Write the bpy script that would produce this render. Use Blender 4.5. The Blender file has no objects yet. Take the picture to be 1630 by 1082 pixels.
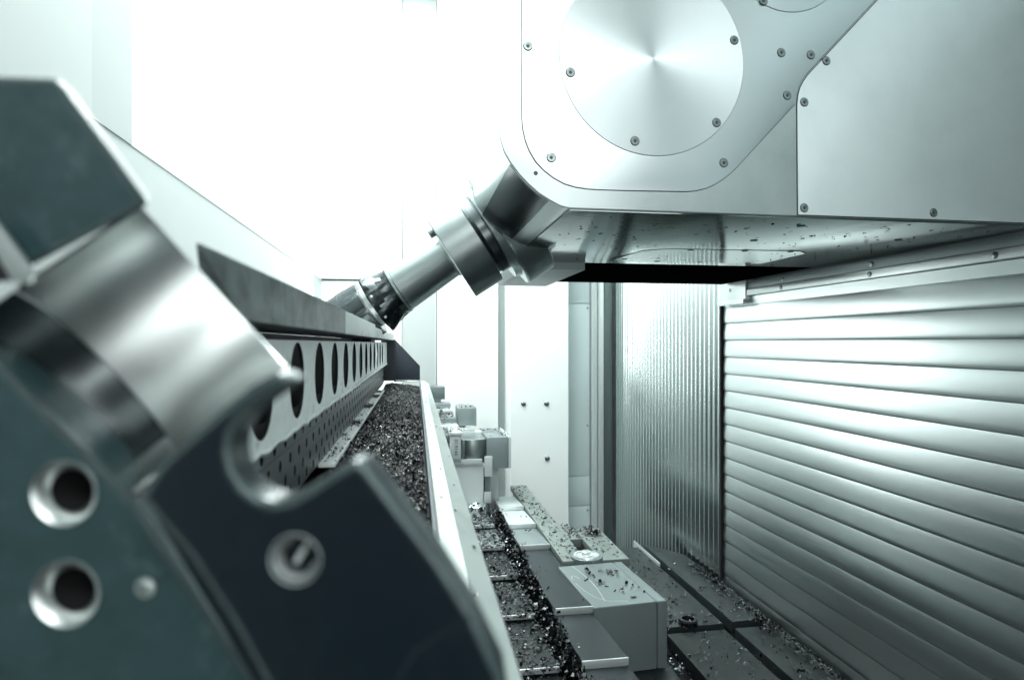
import bpy, bmesh, math, random
import numpy as np
from mathutils import Vector, Matrix

random.seed(7)
rng = np.random.default_rng(11)
sc = bpy.context.scene
col = sc.collection
R = math.radians

# ------------------------------------------------------------------ camera
YAW = math.atan(0.16)
cam_d = bpy.data.cameras.new("camera")
cam = bpy.data.objects.new("camera", cam_d)
col.objects.link(cam)
cam.location = (0, 0, 0)
cam.rotation_euler = (R(90), 0, -YAW)
cam_d.sensor_width = 36.0
cam_d.lens = 36.0 * 1000.0 / 1630.0
cam_d.shift_y = 5.0 / 1630.0
cam_d.clip_start = 0.01
cam_d.clip_end = 60
cam_d.dof.use_dof = True
cam_d.dof.focus_distance = 1.25
cam_d.dof.aperture_fstop = 9.0
cam_d.dof.aperture_blades = 0
sc.camera = cam

# ------------------------------------------------------------------ world and lamps
w = bpy.data.worlds.new("World")
sc.world = w
w.use_nodes = True
w.node_tree.nodes["Background"].inputs[0].default_value = (0.75, 0.95, 0.97, 1)
w.node_tree.nodes["Background"].inputs[1].default_value = 0.06
sc.view_settings.view_transform = 'Standard'
sc.view_settings.look = 'None'
sc.view_settings.exposure = 0.0
sc.view_settings.gamma = 1.0
sc.cycles.use_denoising = True
sc.cycles.max_bounces = 8
sc.cycles.diffuse_bounces = 4
sc.cycles.glossy_bounces = 5


def area(name, loc, target, sx, sy, power, colour=(0.94, 1.0, 0.99)):
    d = bpy.data.lights.new(name, 'AREA')
    d.shape = 'RECTANGLE'
    d.size, d.size_y = sx, sy
    d.energy = power
    d.color = colour
    o = bpy.data.objects.new(name, d)
    col.objects.link(o)
    o.location = loc
    v = Vector(target) - Vector(loc)
    o.rotation_euler = v.to_track_quat('-Z', 'Y').to_euler()
    return o


area("work_lamp", (-0.12, 1.75, 1.62), (-0.12, 1.8, 0), 0.45, 2.2, 88)
area("work_lamp", (0.75, 2.45, 1.62), (0.72, 2.5, 0), 0.4, 0.7, 8)
area("door_lamp", (0.45, -1.3, 0.35), (0.2, 0.9, 0.05), 1.0, 1.3, 13)
area("door_lamp", (0.05, -1.2, 1.25), (0.40, 0.9, 0.2), 1.1, 0.7, 20)
area("corner_lamp", (-0.36, 2.86, 0.34), (1.0, 1.35, 0.10), 0.16, 1.5, 6.5)

# ------------------------------------------------------------------ materials
MATS = {}


def new_mat(name):
    m = bpy.data.materials.new(name)
    m.use_nodes = True
    MATS[name] = m
    return m, m.node_tree.nodes, m.node_tree.links, m.node_tree.nodes["Principled BSDF"]


def simple(name, base, rough=0.4, metal=0.0, noise=0.0, scale=30, bump=0.0, rvar=0.0, stretch=(1, 1, 1),
           aniso=0.0, spec=0.5, dirt=None, dirt_scale=8, dirt_lo=0.55, dirt_hi=0.7, coat=0.0):
    m, N, L, B = new_mat(name)
    B.inputs["Base Color"].default_value = (*base, 1)
    B.inputs["Roughness"].default_value = rough
    B.inputs["Metallic"].default_value = metal
    B.inputs["Anisotropic"].default_value = aniso
    B.inputs["Specular IOR Level"].default_value = spec
    B.inputs["Coat Weight"].default_value = coat
    tc = N.new("ShaderNodeTexCoord")
    mp = N.new("ShaderNodeMapping")
    mp.inputs["Scale"].default_value = stretch
    L.new(tc.outputs["Object"], mp.inputs["Vector"])
    nz = N.new("ShaderNodeTexNoise")
    nz.inputs["Scale"].default_value = scale
    nz.inputs["Detail"].default_value = 6
    L.new(mp.outputs[0], nz.inputs["Vector"])
    src = None
    if noise:
        mx = N.new("ShaderNodeMix"); mx.data_type = 'RGBA'
        mx.inputs[6].default_value = (*[c * (1 - noise) for c in base], 1)
        mx.inputs[7].default_value = (*[min(1, c * (1 + noise)) for c in base], 1)
        L.new(nz.outputs["Fac"], mx.inputs[0])
        src = mx.outputs[2]
    if dirt:
        n2 = N.new("ShaderNodeTexNoise")
        n2.inputs["Scale"].default_value = dirt_scale
        n2.inputs["Detail"].default_value = 8
        n2.inputs["Roughness"].default_value = 0.65
        L.new(tc.outputs["Object"], n2.inputs["Vector"])
        rp = N.new("ShaderNodeValToRGB")
        rp.color_ramp.elements[0].position = dirt_lo
        rp.color_ramp.elements[1].position = dirt_hi
        L.new(n2.outputs["Fac"], rp.inputs[0])
        m2 = N.new("ShaderNodeMix"); m2.data_type = 'RGBA'
        m2.inputs[6].default_value = (*base, 1)
        if src:
            L.new(src, m2.inputs[6])
        m2.inputs[7].default_value = (*dirt, 1)
        L.new(rp.outputs[0], m2.inputs[0])
        src = m2.outputs[2]
    if src:
        L.new(src, B.inputs["Base Color"])
    if rvar:
        mr = N.new("ShaderNodeMapRange")
        mr.inputs[3].default_value = max(0.02, rough - rvar)
        mr.inputs[4].default_value = min(1, rough + rvar)
        L.new(nz.outputs["Fac"], mr.inputs[0])
        L.new(mr.outputs[0], B.inputs["Roughness"])
    if bump:
        bp = N.new("ShaderNodeBump")
        bp.inputs["Strength"].default_value = 1.0
        bp.inputs["Distance"].default_value = bump
        L.new(nz.outputs["Fac"], bp.inputs["Height"])
        L.new(bp.outputs[0], B.inputs["Normal"])
    return m


simple("white_paint", (0.80, 0.84, 0.83), 0.45, noise=0.02, scale=3)
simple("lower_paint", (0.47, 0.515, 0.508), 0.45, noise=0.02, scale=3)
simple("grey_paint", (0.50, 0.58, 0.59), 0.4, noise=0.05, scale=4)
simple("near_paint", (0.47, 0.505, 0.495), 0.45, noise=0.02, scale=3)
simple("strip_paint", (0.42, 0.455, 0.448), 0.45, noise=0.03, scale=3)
simple("groove_paint", (0.42, 0.48, 0.47), 0.5)
simple("floor_paint", (0.06, 0.07, 0.07), 0.6, noise=0.3)
simple("head_steel", (0.52, 0.575, 0.58), 0.36, 0.92, noise=0.03, scale=60, rvar=0.05, stretch=(1, 1, 22), bump=0.00002, dirt=(0.40, 0.455, 0.46), dirt_scale=7, dirt_lo=0.42, dirt_hi=0.80)
simple("side_steel", (0.50, 0.55, 0.55), 0.30, 1.0, noise=0.03, scale=40, rvar=0.06, stretch=(1, 16, 16))
simple("panel_steel", (0.62, 0.69, 0.70), 0.5, 0.75, noise=0.03, scale=40, rvar=0.04, stretch=(12, 1, 12), dirt=(0.53, 0.60, 0.61), dirt_scale=6, dirt_lo=0.40, dirt_hi=0.80)
simple("seam_black", (0.03, 0.035, 0.035), 0.6)
simple("screw_steel", (0.26, 0.30, 0.30), 0.3, 1.0)
simple("socket_dark", (0.06, 0.07, 0.07), 0.5, 0.6)
simple("bellows_black", (0.003, 0.0035, 0.004), 0.9, spec=0.0, noise=0.2, bump=0.0004, scale=300)
simple("slat_steel", (0.70, 0.76, 0.76), 0.31, 1.0, noise=0.02, scale=12, rvar=0.02, stretch=(1, 0.4, 6))
simple("rib_steel", (0.68, 0.74, 0.73), 0.24, 1.0, noise=0.06, scale=40, rvar=0.07, stretch=(20, 20, 1))
simple("chrome", (0.86, 0.9, 0.9), 0.12, 1.0)
simple("dark_post", (0.16, 0.20, 0.20), 0.35, 0.7)
simple("rail_steel", (0.62, 0.66, 0.65), 0.45, 0.35, noise=0.12, scale=60, bump=0.0004, stretch=(1, 0.25, 1),
       dirt=(0.20, 0.24, 0.235), dirt_scale=26, dirt_lo=0.60, dirt_hi=0.72)
simple("rail_raw", (0.12, 0.148, 0.150), 0.45, 0.1, spec=0.3, noise=0.35, scale=70, bump=0.0010, stretch=(1, 0.3, 1),
       dirt=(0.025, 0.036, 0.038), dirt_scale=34, dirt_lo=0.42, dirt_hi=0.62)
simple("web_steel", (0.80, 0.84, 0.83), 0.5, 0.1, noise=0.14, scale=110, bump=0.0010,
       dirt=(0.22, 0.26, 0.26), dirt_scale=38, dirt_lo=0.60, dirt_hi=0.72)
simple("perforated_steel", (0.085, 0.100, 0.104), 0.38, 0.3, noise=0.2, scale=60, rvar=0.08)
simple("hole_shade", (0.02, 0.023, 0.023), 0.25, 0.3)  # near-black, paints the shade inside the small holes
simple("void_black", (0.006, 0.007, 0.008), 0.8)  # flat black; in holes and gaps it paints the shade
simple("trough_steel", (0.35, 0.395, 0.38), 0.42, 0.35, noise=0.06, scale=40, bump=0.0002,
       dirt=(0.25, 0.29, 0.28), dirt_scale=14, dirt_lo=0.5, dirt_hi=0.75)
simple("trough_inside", (0.05, 0.065, 0.075), 0.5, 0.3, noise=0.3, scale=60)
simple("navy_plate", (0.012, 0.022, 0.035), 0.45, noise=0.3, scale=90)
simple("swarf_bed", (0.012, 0.014, 0.015), 0.45, 0.4, noise=0.5, scale=260, bump=0.002)
simple("chip_steel", (0.14, 0.16, 0.165), 0.24, 1.0)
simple("chip_dark", (0.008, 0.010, 0.011), 0.26, 0.3)
simple("cast_paint", (0.022, 0.049, 0.054), 0.36, noise=0.45, scale=90, bump=0.0008, spec=0.45,
       dirt=(0.060, 0.10, 0.105), dirt_scale=110, dirt_lo=0.56, dirt_hi=0.76)
simple("navy_paint", (0.004, 0.010, 0.015), 0.32, noise=0.2, scale=160, bump=0.0003, spec=0.36)
simple("edge_highlight", (0.055, 0.078, 0.082), 0.24, 0.25, noise=0.5, scale=120, bump=0.0003, spec=0.6)  # lighter bevel colour, paints the highlight along the bracket edges
simple("corner_reflection_dark", (0.07, 0.082, 0.085), 0.22, 1.0, noise=0.5, scale=60, stretch=(14, 0.6, 14), rvar=0.06)  # colour of the dark reflection painted on the head's corner
simple("nose_dark", (0.16, 0.18, 0.185), 0.24, 1.0)
simple("ground_steel", (0.60, 0.64, 0.63), 0.33, 1.0, noise=0.03, scale=90, rvar=0.05)
simple("tool_steel", (0.34, 0.385, 0.385), 0.33, 1.0, noise=0.03, scale=80, rvar=0.05)
simple("cutter_dark", (0.055, 0.064, 0.067), 0.26, 1.0, noise=0.5, scale=70, rvar=0.1, bump=0.0002)
simple("cutter_reflection_grey", (0.13, 0.15, 0.155), 0.25, 1.0, noise=0.4, scale=60, rvar=0.1)  # greyer metal for the modelled reflection of the cutter
simple("block_steel", (0.215, 0.256, 0.260), 0.42, 0.45, noise=0.05, scale=40, rvar=0.05)
simple("block_white", (0.45, 0.50, 0.50), 0.5, 0.2, noise=0.03)
simple("label_grey", (0.42, 0.48, 0.48), 0.5, 0.3, noise=0.06)
simple("cover_dark", (0.030, 0.039, 0.044), 0.45, 0.0, noise=0.08, scale=40, spec=0.18)
simple("bar_white", (0.80, 0.84, 0.83), 0.45, noise=0.05, scale=60)
simple("lip_bright", (0.70, 0.745, 0.745), 0.3, 0.6, noise=0.05, scale=50)
simple("bar_grey", (0.20, 0.235, 0.22), 0.5, 0.3, noise=0.08, scale=60, dirt=(0.16, 0.19, 0.19), dirt_scale=60,
       dirt_lo=0.62, dirt_hi=0.72)
simple("table_oily", (0.024, 0.032, 0.032), 0.45, 0.0, spec=0.22, noise=0.35, scale=22, rvar=0.12, bump=0.0003,
       dirt=(0.012, 0.016, 0.016), dirt_scale=20, dirt_lo=0.5, dirt_hi=0.66)
simple("ink", (0.03, 0.035, 0.035), 0.6)
simple("scratch", (0.62, 0.68, 0.68), 0.5)

# polished underside of the head, slightly wavy, like wet machined steel
m, N, L, B = new_mat("mirror_steel")
B.inputs["Base Color"].default_value = (0.21, 0.25, 0.25, 1)
B.inputs["Metallic"].default_value = 1.0
B.inputs["Roughness"].default_value = 0.09
tc = N.new("ShaderNodeTexCoord")
mp = N.new("ShaderNodeMapping"); mp.inputs["Scale"].default_value = (1.0, 2.6, 1)
L.new(tc.outputs["Object"], mp.inputs["Vector"])
nz = N.new("ShaderNodeTexNoise"); nz.inputs["Scale"].default_value = 42; nz.inputs["Detail"].default_value = 5
L.new(mp.outputs[0], nz.inputs["Vector"])
bp = N.new("ShaderNodeBump"); bp.inputs["Distance"].default_value = 0.00035
L.new(nz.outputs["Fac"], bp.inputs["Height"]); L.new(bp.outputs[0], B.inputs["Normal"])

# face plate with fine horizontal milling lines
m, N, L, B = new_mat("milled_face")
B.inputs["Base Color"].default_value = (0.56, 0.62, 0.63, 1)
B.inputs["Metallic"].default_value = 0.95
B.inputs["Roughness"].default_value = 0.33
tc = N.new("ShaderNodeTexCoord")
wv = N.new("ShaderNodeTexWave"); wv.wave_type = 'BANDS'; wv.bands_direction = 'Z'
wv.inputs["Scale"].default_value = 130; wv.inputs["Distortion"].default_value = 0.6; wv.inputs["Detail"].default_value = 2
L.new(tc.outputs["Object"], wv.inputs["Vector"])
nz = N.new("ShaderNodeTexNoise"); nz.inputs["Scale"].default_value = 5
L.new(tc.outputs["Object"], nz.inputs["Vector"])
mul = N.new("ShaderNodeMath"); mul.operation = 'MULTIPLY'
L.new(wv.outputs["Fac"], mul.inputs[0]); L.new(nz.outputs["Fac"], mul.inputs[1])
bp = N.new("ShaderNodeBump"); bp.inputs["Distance"].default_value = 0.00003
L.new(mul.outputs[0], bp.inputs["Height"]); L.new(bp.outputs[0], B.inputs["Normal"])

# turned disc: radial anisotropy (the light forms two opposite wedges)
m, N, L, B = new_mat("turned_disc")
B.inputs["Base Color"].default_value = (0.66, 0.72, 0.73, 1)
B.inputs["Metallic"].default_value = 1.0
B.inputs["Roughness"].default_value = 0.42
B.inputs["Anisotropic"].default_value = 0.70
B.inputs["Anisotropic Rotation"].default_value = 0.25
tc = N.new("ShaderNodeTexCoord")
wv = N.new("ShaderNodeTexWave"); wv.wave_type = 'RINGS'; wv.rings_direction = 'Y'
wv.inputs["Scale"].default_value = 70; wv.inputs["Distortion"].default_value = 1.5; wv.inputs["Detail"].default_value = 3
L.new(tc.outputs["Object"], wv.inputs["Vector"])
nz = N.new("ShaderNodeTexNoise"); nz.inputs["Scale"].default_value = 9; nz.inputs["Detail"].default_value = 6
L.new(tc.outputs["Object"], nz.inputs["Vector"])
mul = N.new("ShaderNodeMath"); mul.operation = 'MULTIPLY_ADD'
mul.inputs[1].default_value = 0.05
L.new(wv.outputs["Fac"], mul.inputs[0])
mr = N.new("ShaderNodeMapRange"); mr.inputs[3].default_value = 0.32; mr.inputs[4].default_value = 0.54
L.new(nz.outputs["Fac"], mr.inputs[0]); L.new(mr.outputs[0], mul.inputs[2])
L.new(mul.outputs[0], B.inputs["Roughness"])
tg = N.new("ShaderNodeTangent"); tg.direction_type = 'RADIAL'; tg.axis = 'Y'
L.new(tg.outputs[0], B.inputs["Tangent"])


# ------------------------------------------------------------------ building helpers
def box(bm, x0, x1, y0, y1, z0, z1, rot=None):
    vs = [bm.verts.new((x, y, z)) for x in (x0, x1) for y in (y0, y1) for z in (z0, z1)]
    f = [(0, 1, 3, 2), (4, 6, 7, 5), (0, 4, 5, 1), (2, 3, 7, 6), (0, 2, 6, 4), (1, 5, 7, 3)]
    for q in f:
        bm.faces.new([vs[i] for i in q])
    if rot is not None:
        bmesh.ops.transform(bm, matrix=rot, verts=vs)
    return vs


def prism(bm, pts, off):
    off = Vector(off)
    a = [bm.verts.new(p) for p in pts]
    b = [bm.verts.new(Vector(p) + off) for p in pts]
    n = len(pts)
    bm.faces.new(a)
    bm.faces.new(b[::-1])
    for i in range(n):
        j = (i + 1) % n
        bm.faces.new([a[j], a[i], b[i], b[j]])
    return a, b


def frame_of(axis):
    z = Vector(axis).normalized()
    x = z.orthogonal().normalized()
    return x, z.cross(x), z


def lathe(bm, origin, axis, profile, n=48, cap0=True, cap1=True):
    x, y, z = frame_of(axis)
    o = Vector(origin)
    rings = []
    for t, r in profile:
        rings.append([bm.verts.new(o + z * t + (x * math.cos(2 * math.pi * k / n) + y * math.sin(2 * math.pi * k / n)) * max(r, 1e-5))
                      for k in range(n)])
    for a, b in zip(rings, rings[1:]):
        for k in range(n):
            j = (k + 1) % n
            bm.faces.new([a[k], a[j], b[j], b[k]])
    if cap0:
        bm.faces.new(rings[0][::-1])
    if cap1:
        bm.faces.new(rings[-1])
    return rings


def finish(bm, name, mat, parent=None, smooth=32, bevel=0.0, segs=2, weld=True, edge_mat=None):
    if weld:
        bmesh.ops.remove_doubles(bm, verts=bm.verts, dist=1e-6)
    bmesh.ops.recalc_face_normals(bm, faces=bm.faces)
    if bevel:
        ed = [e for e in bm.edges if len(e.link_faces) == 2 and e.calc_face_angle(0) > R(30)]
        bv = bmesh.ops.bevel(bm, geom=ed, offset=bevel, segments=segs, profile=0.6, affect='EDGES', clamp_overlap=True)
        if edge_mat:
            for f in bv["faces"]: f.material_index = 1
    me = bpy.data.meshes.new(name)
    bm.to_mesh(me)
    bm.free()
    if smooth:
        me.shade_smooth()
        me.set_sharp_from_angle(angle=R(smooth))
    me.materials.append(MATS[mat])
    if edge_mat:
        me.materials.append(MATS[edge_mat])
    o = bpy.data.objects.new(name, me)
    col.objects.link(o)
    if parent:
        o.parent = parent
    return o


def tag(o, label=None, cat=None, group=None, kind=None):
    if label: o["label"] = label
    if cat: o["category"] = cat
    if group: o["group"] = group
    if kind: o["kind"] = kind
    return o


def empty(name, loc=(0, 0, 0), label=None, cat=None, group=None, rz=0.0):
    o = bpy.data.objects.new(name, None)
    o.empty_display_size = 0.02
    col.objects.link(o)
    o.location = loc
    o.rotation_euler = (0, 0, rz)
    return tag(o, label, cat, group)


def boxobj(name, mat, x0, x1, y0, y1, z0, z1, parent=None, bevel=0.0, segs=2, rot=None):
    bm = bmesh.new()
    box(bm, x0, x1, y0, y1, z0, z1, rot)
    return finish(bm, name, mat, parent, bevel=bevel, segs=segs)


def copy_part(src, loc, parent=None, rot=None):
    o = src.copy()
    col.objects.link(o)
    o.location = loc
    if rot: o.rotation_euler = rot
    if parent: o.parent = parent
    for ch in src.children:
        c = ch.copy(); col.objects.link(c); c.parent = o
    return o


def cut(o, cutters):
    """subtract throw-away solids from o and keep the plain resulting mesh"""
    tmp = []
    for bm in cutters:
        bmesh.ops.recalc_face_normals(bm, faces=bm.faces)
        me = bpy.data.meshes.new("tmp"); bm.to_mesh(me); bm.free()
        t = bpy.data.objects.new("tmp", me); col.objects.link(t)
        t.parent = o.parent
        t.matrix_parent_inverse = o.matrix_parent_inverse
        md = o.modifiers.new("b", 'BOOLEAN'); md.object = t; md.operation = 'DIFFERENCE'; md.solver = 'EXACT'
        tmp.append(t)
    bpy.context.view_layer.update()
    dg = bpy.context.evaluated_depsgraph_get()
    me = bpy.data.meshes.new_from_object(o.evaluated_get(dg))
    o.modifiers.clear()
    o.data = me
    me.shade_smooth(); me.set_sharp_from_angle(angle=R(32))
    for t in tmp:
        d = t.data
        bpy.data.objects.remove(t); bpy.data.meshes.remove(d)


def chips(name, label, P, size, mat, flat=0.5, parent=None):
    """curled metal flakes at the points P, one object of kind stuff"""
    P = np.asarray(P, float)
    n = len(P)
    s = size * rng.uniform(0.45, 1.5, n)
    wd = s * rng.uniform(0.25, 0.6, n)
    curl = rng.uniform(-1.6, 1.6, n)
    t = np.linspace(-0.5, 0.5, 4)
    V = np.zeros((n, 8, 3))
    for i, a in enumerate(t):
        ang = curl * a * 2
        V[:, i, 0] = s * a; V[:, i + 4, 0] = s * a
        V[:, i, 1] = -wd / 2; V[:, i + 4, 1] = wd / 2
        zz = s * 0.35 * (1 - np.cos(ang)) * np.sign(curl)
        V[:, i, 2] = zz; V[:, i + 4, 2] = zz + wd * 0.25 * np.sin(curl * 3 + i)
    yaw = rng.uniform(0, 2 * np.pi, n); pit = rng.normal(0, flat, n); rol = rng.normal(0, flat, n)
    cy, sy, cp, sp, cr, sr = np.cos(yaw), np.sin(yaw), np.cos(pit), np.sin(pit), np.cos(rol), np.sin(rol)
    M = np.zeros((n, 3, 3))
    M[:, 0, 0] = cy * cp; M[:, 0, 1] = cy * sp * sr - sy * cr; M[:, 0, 2] = cy * sp * cr + sy * sr
    M[:, 1, 0] = sy * cp; M[:, 1, 1] = sy * sp * sr + cy * cr; M[:, 1, 2] = sy * sp * cr - cy * sr
    M[:, 2, 0] = -sp; M[:, 2, 1] = cp * sr; M[:, 2, 2] = cp * cr
    V = np.einsum('nij,nkj->nki', M, V) + P[:, None, :]
    V = V.reshape(-1, 3)
    q = np.array([[0, 1, 5, 4], [1, 2, 6, 5], [2, 3, 7, 6]])
    Fc = (q[None] + 8 * np.arange(n)[:, None, None]).reshape(-1, 4)
    me = bpy.data.meshes.new(name)
    me.vertices.add(len(V)); me.vertices.foreach_set("co", V.ravel())
    me.loops.add(Fc.size); me.loops.foreach_set("vertex_index", Fc.ravel().astype(np.int32))
    me.polygons.add(len(Fc))
    me.polygons.foreach_set("loop_start", np.arange(0, Fc.size, 4, dtype=np.int32))
    me.update(calc_edges=True)
    me.materials.append(MATS[mat])
    o = bpy.data.objects.new(name, me)
    col.objects.link(o)
    if parent: o.parent = parent
    return tag(o, label, "metal chips", kind="stuff")


def holed_plate(bm, cells, x_front, depth, n=16):
    """plate facing +X made of cells (y0,y1,z0,z1,cy,cz,r): each a rectangle with a round hole through it"""
    for (y0, y1, z0, z1, cy, cz, r) in cells:
        circ, rect, back = [], [], []
        for k in range(n):
            a = 2 * math.pi * (k + 0.5) / n
            cs, sn = math.cos(a), math.sin(a)
            circ.append(bm.verts.new((x_front, cy + r * cs, cz + r * sn)))
            back.append(bm.verts.new((x_front - depth, cy + r * cs, cz + r * sn)))
            ky = ((y1 - cy) if cs > 0 else (cy - y0)) / max(abs(cs), 1e-6)
            kz = ((z1 - cz) if sn > 0 else (cz - z0)) / max(abs(sn), 1e-6)
            k2 = min(ky, kz)
            rect.append(bm.verts.new((x_front, cy + k2 * cs, cz + k2 * sn)))
        corners = {}
        for k in range(n):
            j = (k + 1) % n
            a, b = rect[k], rect[j]
            same = abs(a.co.y - b.co.y) < 1e-7 or abs(a.co.z - b.co.z) < 1e-7
            if same:
                bm.faces.new([circ[k], a, b, circ[j]])
            else:
                yy = y1 if max(a.co.y, b.co.y) > cy + 1e-9 and (abs(a.co.y - y1) < 1e-7 or abs(b.co.y - y1) < 1e-7) else y0
                zz = z1 if (abs(a.co.z - z1) < 1e-7 or abs(b.co.z - z1) < 1e-7) else z0
                c = bm.verts.new((x_front, yy, zz))
                bm.faces.new([circ[k], a, c, b, circ[j]])
            bm.faces.new([circ[k], circ[j], back[j], back[k]]).material_index = 1


# ------------------------------------------------------------------ room of the machine (setting)
def wall_piece(name, mat, dims, label, cat="wall", bevel=0.002):
    return tag(boxobj(name, mat, *dims, bevel=bevel), label, cat, kind="structure")


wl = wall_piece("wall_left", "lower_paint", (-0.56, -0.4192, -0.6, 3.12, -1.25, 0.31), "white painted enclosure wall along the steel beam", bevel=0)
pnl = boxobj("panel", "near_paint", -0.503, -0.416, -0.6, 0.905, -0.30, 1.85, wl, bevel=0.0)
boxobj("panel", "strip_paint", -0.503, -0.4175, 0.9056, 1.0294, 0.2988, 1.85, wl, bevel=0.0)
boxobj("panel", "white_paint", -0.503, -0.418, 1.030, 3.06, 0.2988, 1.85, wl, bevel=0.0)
wb = wall_piece("wall_back", "white_paint", (-0.56, 1.2, 3.122, 3.18, -1.25, 1.85), "white painted end wall of the machine enclosure", bevel=0)
boxobj("panel", "white_paint", -0.503, -0.047, 3.075, 3.12, -1.25, 0.297, wb, bevel=0.003)
boxobj("panel", "white_paint", -0.418, -0.047, 3.06, 3.12, 0.303, 1.85, wb, bevel=0.003)
boxobj("panel", "strip_paint", -0.044, 0.120, 3.07, 3.12, -1.25, 1.85, wb, bevel=0.003)
boxobj("panel", "white_paint", 0.123, 0.418, 3.04, 3.12, -1.25, 1.85, wb, bevel=0.003)
boxobj("panel", "groove_paint", 0.420, 0.480, 3.10, 3.12, -1.25, 1.85, wb)
cp = boxobj("column_panel", "white_paint", 0.455, 0.736, 2.90, 3.09, -1.25, 1.85, wb, bevel=0.006, segs=3)
for (x, z) in ((0.629, -0.284), (0.518, -0.283), (0.632, -0.542)):
    bm = bmesh.new()
    lathe(bm, (x, 2.899, z), (0, -1, 0), [(0, 0.012), (0.002, 0.012), (0.004, 0.0085), (0.009, 0.0085), (0.010, 0.0065)], 20, cap0=False)
    finish(bm, "bolt", "screw_steel", cp)
for (z0, z1) in ((-1.25, -0.812), (-0.809, -0.664), (-0.661, 0.196), (0.199, 1.0), (1.003, 1.85)):
    g = boxobj("panel", "grey_paint", 0.745, 0.880, 3.04, 3.12, z0, z1, wb, bevel=0.0015)
    for zz in (z1 - 0.02, z0 + 0.25):
        if z1 - z0 > 0.3:
            bm = bmesh.new()
            lathe(bm, (0.868, 3.0395, zz), (0, -1, 0), [(0, 0.005), (0.003, 0.005), (0.004, 0.003)], 12, cap0=False)
            finish(bm, "screw", "screw_steel", g)
boxobj("post", "groove_paint", 0.884, 0.914, 3.02, 3.12, -1.25, 1.85, wb, bevel=0.002)
boxobj("chrome_strip", "lip_bright", 0.9165, 0.9405, 3.0, 3.12, -1.25, 1.85, wb, bevel=0.004, segs=3)
boxobj("post", "dark_post", 0.9425, 0.985, 3.01, 3.12, -1.25, 1.85, wb, bevel=0.002)
wall_piece("floor", "floor_paint", (-0.56, 1.2, -2.2, 3.18, -1.31, -1.252), "dark floor pan under the machine table", "floor")
wall_piece("ceiling", "white_paint", (-0.56, 1.2, -0.4, 3.18, 1.852, 1.90), "white ceiling panel of the machine enclosure", "ceiling")
wall_piece("wall_right", "grey_paint", (1.06, 1.2, -0.6, 3.12, -1.25, 1.85), "plain outer wall behind the metal way cover", bevel=0)

# ------------------------------------------------------------------ way cover with slats and ribs
wc = empty("way_cover", (1.0, 0.9, -1.2), "tall sheet metal way cover with horizontal slats and a fluted section", "way cover")
inv = Matrix.Translation(-Vector((1.0, 0.9, -1.2)))


def under(parent, o):
    o.parent = parent
    o.matrix_parent_inverse = Matrix.Translation(-parent.location)
    return o


PITCH = 0.0540
bm = bmesh.new()
prof = []
h = PITCH - 0.0006
for (t, x) in ((0, 0.0012), (0.06, 0.0006), (0.15, 0.0000), (0.27, -0.0007), (0.42, -0.0014), (0.57, -0.0018), (0.70, -0.00205), (0.82, -0.0020),
               (0.90, -0.0016), (0.945, -0.0010), (0.975, -0.0002), (0.992, 0.0006), (1.0, 0.0013)):
    prof.append((x, -h * t))
rows = [[bm.verts.new((x, y, z)) for (x, z) in prof] for y in (0.0, 0.55, 1.10, 1.703)]
for a, b in zip(rows, rows[1:]):
    for k in range(len(prof) - 1):
        bm.faces.new([a[k], b[k], b[k + 1], a[k + 1]])
ext = bmesh.ops.extrude_face_region(bm, geom=bm.faces[:])
bmesh.ops.translate(bm, vec=(0.0015, 0, 0), verts=[v for v in ext["geom"] if isinstance(v, bmesh.types.BMVert)])
slat0 = finish(bm, "slat", "slat_steel", None, smooth=50)
slat0.location = (1.0, 0.2, 0.115)
under(wc, slat0)
for k in range(1, 25):
    o = copy_part(slat0, (1.0, 0.2, 0.115 - PITCH * k))
    under(wc, o)
bm = bmesh.new()
box(bm, 0.9985, 1.012, 0.2, 1.903, 0.1155, 0.14)
under(wc, finish(bm, "top_flat", "slat_steel"))
bm = bmesh.new()
box(bm, 0.990, 1.03, 1.9045, 1.9145, -1.24, 0.30)
under(wc, finish(bm, "edge_seal", "void_black"))
RP = 0.034
bm = bmesh.new()
prof = []
for i in range(13):
    t = i / 12.0
    prof.append((-0.0085 * (0.5 - 0.5 * math.cos(2 * math.pi * t)) ** 0.8, RP * t))
rows = [[bm.verts.new((x, y, z)) for (x, y) in prof] for z in (-1.24, -0.6, 0.0, 0.6)]
for a, b in zip(rows, rows[1:]):
    for k in range(len(prof) - 1):
        bm.faces.new([a[k], a[k + 1], b[k + 1], b[k]])
rib0 = finish(bm, "rib", "rib_steel", None, smooth=60)
rib0.location = (1.006, 1.918, 0)
under(wc, rib0)
for k in range(1, 32):
    o = copy_part(rib0, (1.006, 1.918 + RP * k, 0))
    under(wc, o)
bm = bmesh.new()
box(bm, 1.012, 1.04, 0.2, 3.03, -1.24, 0.60)
under(wc, finish(bm, "back_sheet", "dark_post"))

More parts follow.
